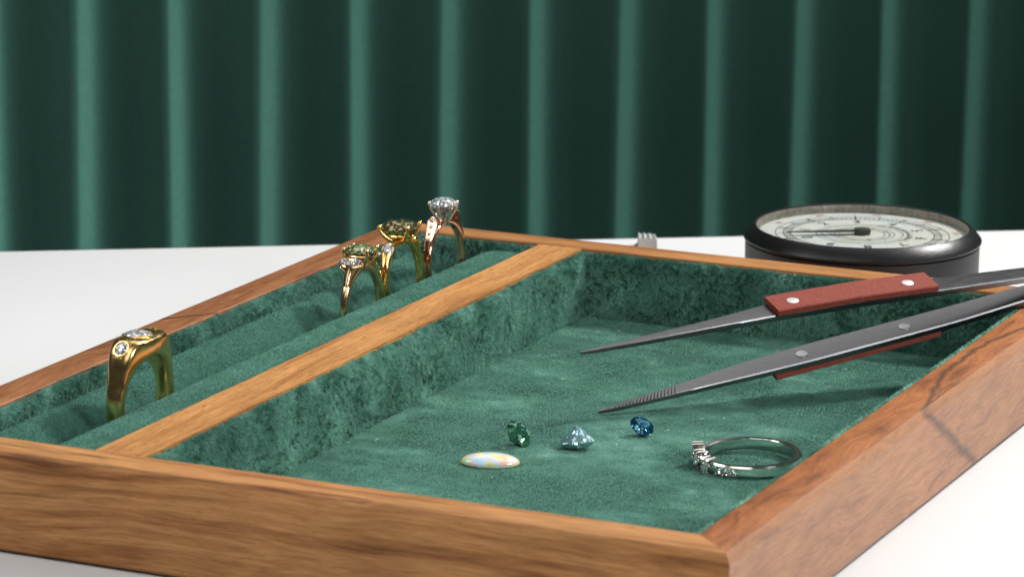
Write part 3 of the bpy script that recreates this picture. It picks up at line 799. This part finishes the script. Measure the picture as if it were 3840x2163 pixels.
for deg in (166, 158):
    a = math.radians(deg); out = Vector((math.cos(a), math.sin(a), 0))
    B().tube([out*(RO-1.1) + Vector((0, 0, 2.1)), out*(RO+0.2) + Vector((0, 0, 2.1))], [0.28, 0.26], 8).obj('claw_bar', M['white_gold'], ring)

# ================================================================== LOOSE STONES
# opal cabochon
b = B(); rr = []
for i in range(13):
    t = i/12
    if t < 0.25: s_ = 0.90 + 0.10*math.sin(t/0.25*PI/2); z = 0.55*t/0.25
    else:
        u = (t-0.25)/0.75; s_ = math.cos(u*PI/2*0.97); z = 0.55 + 1.55*math.sin(u*PI/2)
    rr.append([(5.4*s_*math.copysign(abs(math.cos(2*PI*j/48))**0.95, math.cos(2*PI*j/48)), 2.8*s_*math.sin(2*PI*j/48), z) for j in range(48)])
o = b.rings(rr).obj('opal_cabochon', M['opal'], smooth=60)
o.location = Vector((-75.3, 75.8, ZF-0.15))*MM; o.rotation_euler = (math.radians(6), math.radians(1), math.radians(23.5))
tag(o, 'long white opal cabochon with yellow and orange flashes on the velvet', 'opal')

RIGHT = Vector((0.911, 0.413, 0)); BACK = Vector((-0.413, 0.911, 0)); UPV = Vector((0, 0, 1))


def loose(name, label, mat, pos, zdir, xdir, **kw):
    T = frame((0, 0, 0), zdir, xdir)
    o = gem(name, mat, None, T, **kw)
    lo = min(v.co.z for v in o.data.vertices)
    o.location = Vector((pos[0]*MM, pos[1]*MM, (ZF-0.2)*MM - lo)); tag(o, label, 'gemstone'); return o


loose('green_gemstone', 'small dark green faceted gemstone tipped on its side behind the opal', M['gem_green'], (-76.3, 90.5), RIGHT*0.62 - BACK*0.35 + UPV*0.62, RIGHT*0.5 - BACK*0.1 - UPV*0.7, a=2.85, b=2.45, table=0.62, crown=0.50, pav=1.05, power=2.4)
loose('aqua_gemstone', 'pale aqua faceted gemstone lying point upward between the green and blue stones', M['gem_aqua'], (-65.4, 92.8), -UPV + RIGHT*0.10 - BACK*0.12, RIGHT, a=3.35, b=2.8, table=0.55, crown=0.42, pav=1.02, n=10, culet=0.14)
loose('blue_gemstone', 'deep blue round faceted gemstone just below the lower tweezer tip', M['gem_blue'], (-58.3, 107.0), UPV*0.78 + RIGHT*0.30 - BACK*0.45, RIGHT, a=2.4, b=2.35, table=0.56, crown=0.40, pav=0.95)

# ================================================================== TWEEZERS
ax = Vector((0.6827, 0.7307, 0)).normalized(); nn = Vector((-ax.y, ax.x, 0)); T0 = Vector((-71.4, 116.9, 0))
tw = thing('tweezers', 'open steel tweezers with red fibre grips resting across the tray edge', 'tweezers', (T0.x, T0.y, ZF))
wv = (-nn + Vector((0, 0, -0.22))).normalized()


def arm_z(s_, tab):
    xs_, zs_ = zip(*tab); return float(np.interp(s_, xs_, zs_))


UPT = [(-3.9, 16.05), (8.5, 17.35), (25.5, 19.3), (37.8, 20.9), (54.5, 22.2), (72.4, 23.0), (93, 23.9), (115, 24.4), (140, 24.5)]
LOT = [(0, 4.0), (14.4, 6.4), (31.5, 9.4), (43.1, 11.2), (66.7, 15.0), (78.7, 17.0), (93.3, 19.8), (105, 21.4), (120, 22.4), (140, 22.6)]


def arm(tab, s0, inner):
    wv = (-nn + Vector((0, 0, -0.24 if inner else -0.20))).normalized()
    rr = []; ss = [s0 + (140-s0)*(i/60)**1.15 for i in range(61)]
    for i, s_ in enumerate(ss):
        d = s_-s0
        wd = float(np.interp(d, [0, 3, 10, 22, 31, 40, 46, 75, 95, 144], [0.25, 0.52, 1.05, 1.9, 2.7, 3.05, 3.25, 3.2, 2.8, 2.7] if inner else [0.25, 0.48, 0.85, 1.4, 1.9, 2.7, 3.0, 2.9, 2.3, 2.3]))
        th = float(np.interp(d, [0, 4, 15, 30, 50, 144], [0.25, 0.38, 0.5, 0.62, 0.74, 0.66]))
        z = sum(arm_z(s_+k, tab) for k in (-3, -1.5, 0, 1.5, 3))/5
        z1 = arm_z(s_+1, tab); z0 = arm_z(s_-1, tab); nz = Vector((-(z1-z0)/2*ax.x, -(z1-z0)/2*ax.y, 1)).normalized()
        p = ax*s_ + Vector((0, 0, z-ZF)); ring_ = []
        for u_, v_ in ((-1, 0.72), (-0.92, 0.0), (-0.9, -0.9), (-0.8, -1), (0.8, -1), (0.9, -0.9), (0.96, 0.55), (0.90, 0.95), (0.5, 1.0), (-0.9, 1.0)):
            if not inner: ring_.append(p + wv*wd*u_ + nz*th*v_)
            else: ring_.append(p + wv*wd*u_ + nz*th*v_)
        rr.append(ring_)
    return B().rings(rr)


ua = arm(UPT, -3.9, False).obj('upper_arm', M['steel'], tw, smooth=30)
la = arm(LOT, 0, True).obj('lower_arm', M['steel'], tw, smooth=30)


def grip(tab, s0, s1, sign, name='grip'):
    rr = []
    for i in range(13):
        s_ = lerp(s0, s1, i/12); z = arm_z(s_, tab); p = ax*s_ + Vector((0, 0, z-ZF)); base = 0.76*sign; t = 1.15*sign if sign > 0 else -0.8
        sl = 0.9 if i == 0 else 0.0
        rr.append([p + wv*u_ + Vector((0, 0, v_)) + ax*(sl*k_) for u_, v_, k_ in ((-3.25, base, 0), (3.25, base, 0), (3.3, base+t*0.8, 0), (3.1, base+t, 0), (-3.1, base+t, 0), (-3.3, base+t*0.8, 0))])
    return B().rings(rr).obj(name, M['grip'], tw, smooth=25)


def rivet(tab, s_, dz, r=1.2):
    z = arm_z(s_, tab); z1 = arm_z(s_+2, tab); nz = Vector((-(z1-z)/2*ax.x, -(z1-z)/2*ax.y, 1)).normalized()
    nz = (nz - wv*nz.dot(wv)).normalized(); p = ax*s_ + Vector((0, 0, z-ZF)) + nz*dz; T = frame(p, nz, ax); b = B()
    b.rings([[T @ Vector((q_*math.cos(2*PI*j/24), q_*math.sin(2*PI*j/24), h)) for j in range(24)] for q_, h in ((r, -0.4), (r, 0.03), (r*0.93, 0.055))])
    return b.obj('rivet', M['rivet'], tw, smooth=30)


g1 = grip(UPT, 36.4, 71.6, 1); g2 = grip(LOT, 36.5, 72.5, -1)
for s_ in (41.0, 66.2): rivet(UPT, s_, 1.87)
for s_ in (43.4, 66.0): rivet(LOT, s_, 0.80)
bb = B()                                     # filed serrations on the inside of the lower tip
for k in range(22):
    s_ = 0.8 + k*0.72; d = s_; wd = float(np.interp(d, [0, 3, 10, 22], [0.25, 0.52, 1.05, 1.9]))*0.9; th = float(np.interp(d, [0, 4, 15, 30], [0.25, 0.38, 0.5, 0.65]))
    z = arm_z(s_, LOT)-ZF + th*0.98; a0 = ax*(s_-0.45) + wv*wd + Vector((0, 0, z-0.02)); a1 = ax*(s_+0.75) - wv*wd + Vector((0, 0, z+0.05))
    bb.tube([a0, a1], [0.14, 0.14], 5)
bb.obj('serration', M['steel'], la, smooth=0)

# ================================================================== DIAL GAUGE
G = Vector((-60.3, 237.0, 0)); az = math.radians(24.4)
ga = thing('dial_gauge', 'black round dial gauge with glass face on the table behind the tray', 'gauge', G, (0, 0, az))
B().lathe([(0.01, 0.6), (23.5, 0.6), (25.0, 1.2), (25.55, 2.2), (25.6, 15.6), (25.2, 15.9), (25.2, 16.3)], 128).obj('housing', M['body'], ga, smooth=30)
bz = B().lathe([(25.1, 16.0), (25.8, 16.1), (26.0, 16.35), (26.0, 16.7), (25.75, 17.1), (23.95, 19.05), (23.55, 19.25), (23.3, 19.15), (23.25, 18.5)], 128).obj('bezel', M['enamel'], ga, smooth=30)
B().lathe([(23.24, 18.95), (23.0, 18.9), (22.9, 17.2)], 128).obj('inner_rim', M['dial_wall'], ga, smooth=40)
dial = B().lathe([(0.01, 17.2), (12, 17.2), (22.95, 17.2)], 96).obj('dial', M['dial'], ga, smooth=0)
B().lathe([(0.01, 18.75), (23.2, 18.75), (23.2, 18.6), (0.01, 18.6)], 96).obj('glass', M['glass'], ga, smooth=0)


def flat_ring(r0, r1, z, mat, name, m=96):
    return B().rings([[(r*math.cos(2*PI*j/m), r*math.sin(2*PI*j/m), z) for j in range(m)] for r in (r0, r1)], caps=False).obj(name, mat, dial, smooth=0)


ZP = 17.26
for r in (10.0, 8.8, 7.0, 6.0, 4.9): flat_ring(r, r+0.17, ZP, M['ink_grey'], 'printed_circle')
for r in (15.6, 17.2, 18.9): flat_ring(r, r+0.18, ZP, M['ink_grey'], 'printed_circle')
tick0 = 198
b = B(); bmaj = B()
for k in range(100):
    a = math.radians(tick0 - k*3.6); ca, sa = math.cos(a), math.sin(a)
    r0, r1, h = (15.6, 17.2, 0.08) if k % 5 else (15.6, 18.4, 0.16)
    if k % 10 == 0: r0, r1, h = 15.4, 18.9, 0.20
    v = [(r*ca - s_*h*sa, r*sa + s_*h*ca, ZP+0.02) for r, s_ in ((r0, -1), (r1, -1), (r1, 1), (r0, 1))]
    (b if k % 10 else bmaj).add(v, [(0, 1, 2, 3)])
o = b.obj('tick_mark', M['ink_grey'], dial, smooth=0); o['kind'] = 'stuff'
o = bmaj.obj('hour_tick', M['ink'], dial, smooth=0); o.name = 'major_tick'; o['kind'] = 'stuff'


def text(body, size, r, deg, mat, z=ZP+0.03, turn=-90):
    cu = bpy.data.curves.new('digit', 'FONT'); cu.body = body; cu.size = size*MM; cu.align_x = 'CENTER'; cu.align_y = 'CENTER'
    to = bpy.data.objects.new('digit', cu); COL.objects.link(to); dg = bpy.context.evaluated_depsgraph_get()
    me = bpy.data.meshes.new_from_object(to.evaluated_get(dg)); bpy.data.objects.remove(to); bpy.data.curves.remove(cu)
    me.materials.clear(); me.materials.append(mat)
    o = bpy.data.objects.new('digit', me); COL.objects.link(o); o.parent = dial; a = math.radians(deg)
    o.location = Vector((r*math.cos(a), r*math.sin(a), z))*MM; o.rotation_euler = (0, 0, a + math.radians(turn)); return o


for k in range(10):
    text(str(k), 3.8, 12.9, tick0 - 36*k, M['ink'])
    text(str((10-k) % 10 * 10 if k else 0), 1.9, 20.6, tick0 - 36*k - 14, M['ink_red'])
    text(str(k), 1.5, 6.0, tick0 - 36*k + 9, M['ink_grey'])
# worn lettering arc, no longer readable: short strokes only
b = B(); rn = random.Random(3)
for k in range(46):
    a = math.radians(64 - k*2.35); ca, sa = math.cos(a), math.sin(a)
    if k % 5 == 4: continue
    r0 = 9.6 + rn.choice((0, 0, 0.5)); r1 = 11.1 - rn.choice((0, 0, 0.6)); sk = rn.uniform(-0.35, 0.35)
    b.add([(r0*ca + 0.09*sa, r0*sa - 0.09*ca, ZP+.02), (r1*ca + (0.09+sk)*sa, r1*sa - (0.09+sk)*ca, ZP+.02), (r1*ca + (sk-0.09)*sa, r1*sa - (sk-0.09)*ca, ZP+.02), (r0*ca - 0.09*sa, r0*sa + 0.09*ca, ZP+.02)], [(0, 1, 2, 3)])
o = b.obj('worn_lettering', M['ink_grey'], dial, smooth=0); o['kind'] = 'stuff'
# pointer
a = math.radians(187.5); d = Vector((math.cos(a), math.sin(a), 0)); s_ = Vector((-d.y, d.x, 0)); c0 = Vector((0, 0, 18.0))
b = B(); b.rings([[c0 + d*r + s_*h - Vector((0, 0, 0.1)), c0 + d*r - s_*h - Vector((0, 0, 0.1)), c0 + d*r - s_*h + Vector((0, 0, 0.12)), c0 + d*r + s_*h + Vector((0, 0, 0.12))] for r, h in ((0, 1.2), (3, 1.05), (10, 0.75), (16.6, 0.28), (16.9, 0.15))])
nd = b.obj('pointer', M['needle'], ga, smooth=0)
B().lathe([(0.01, 18.5), (1.6, 18.5), (1.85, 18.4), (1.9, 17.9), (1.75, 17.75), (1.75, 17.22)], 32).obj('hub', M['needle'], nd, smooth=35)
# measuring arm and serrated jaw reaching out behind the tray (gauge frame: x = camera right, y = away)
b = B()
b.rings([[(-22, 4, 2.0), (-22, 9.5, 2.0), (-22, 9.5, 9.0), (-22, 4, 9.0)], [(-28, 4.5, 2.0), (-28, 9, 2.0), (-28, 9, 8.2), (-28, 4.5, 8.2)], [(-33, 12, 2.0), (-33, 16, 2.0), (-33, 16, 5.4), (-33, 12, 5.4)], [(-45, 36, 2.0), (-45, 40, 2.0), (-45, 40, 5.0), (-45, 36, 5.0)]])
arm_o = b.obj('measuring_arm', M['body'], ga, smooth=20)
b = B(); jx0, jx1, jy0, jy1 = -47.6, -43.6, 35.5, 41.0
pts = [(jx0-5.5, 4.0), (jx0-5.5, 5.0), (jx0-1.0, 5.35), (jx0-0.2, 6.0), (jx0, 8.3)]
for k in range(3): pts += [(jx0 + 0.6 + k*1.2, 7.95), (jx0 + 1.2 + k*1.2, 8.3 - 0.1*k)]
pts += [(jx1+0.1, 7.5), (jx1+0.15, 4.0)]
b.rings([[(x, y, z) for x, z in pts] for y in (jy0, jy1)])
b.obj('jaw', M['jaw'], arm_o, smooth=0)
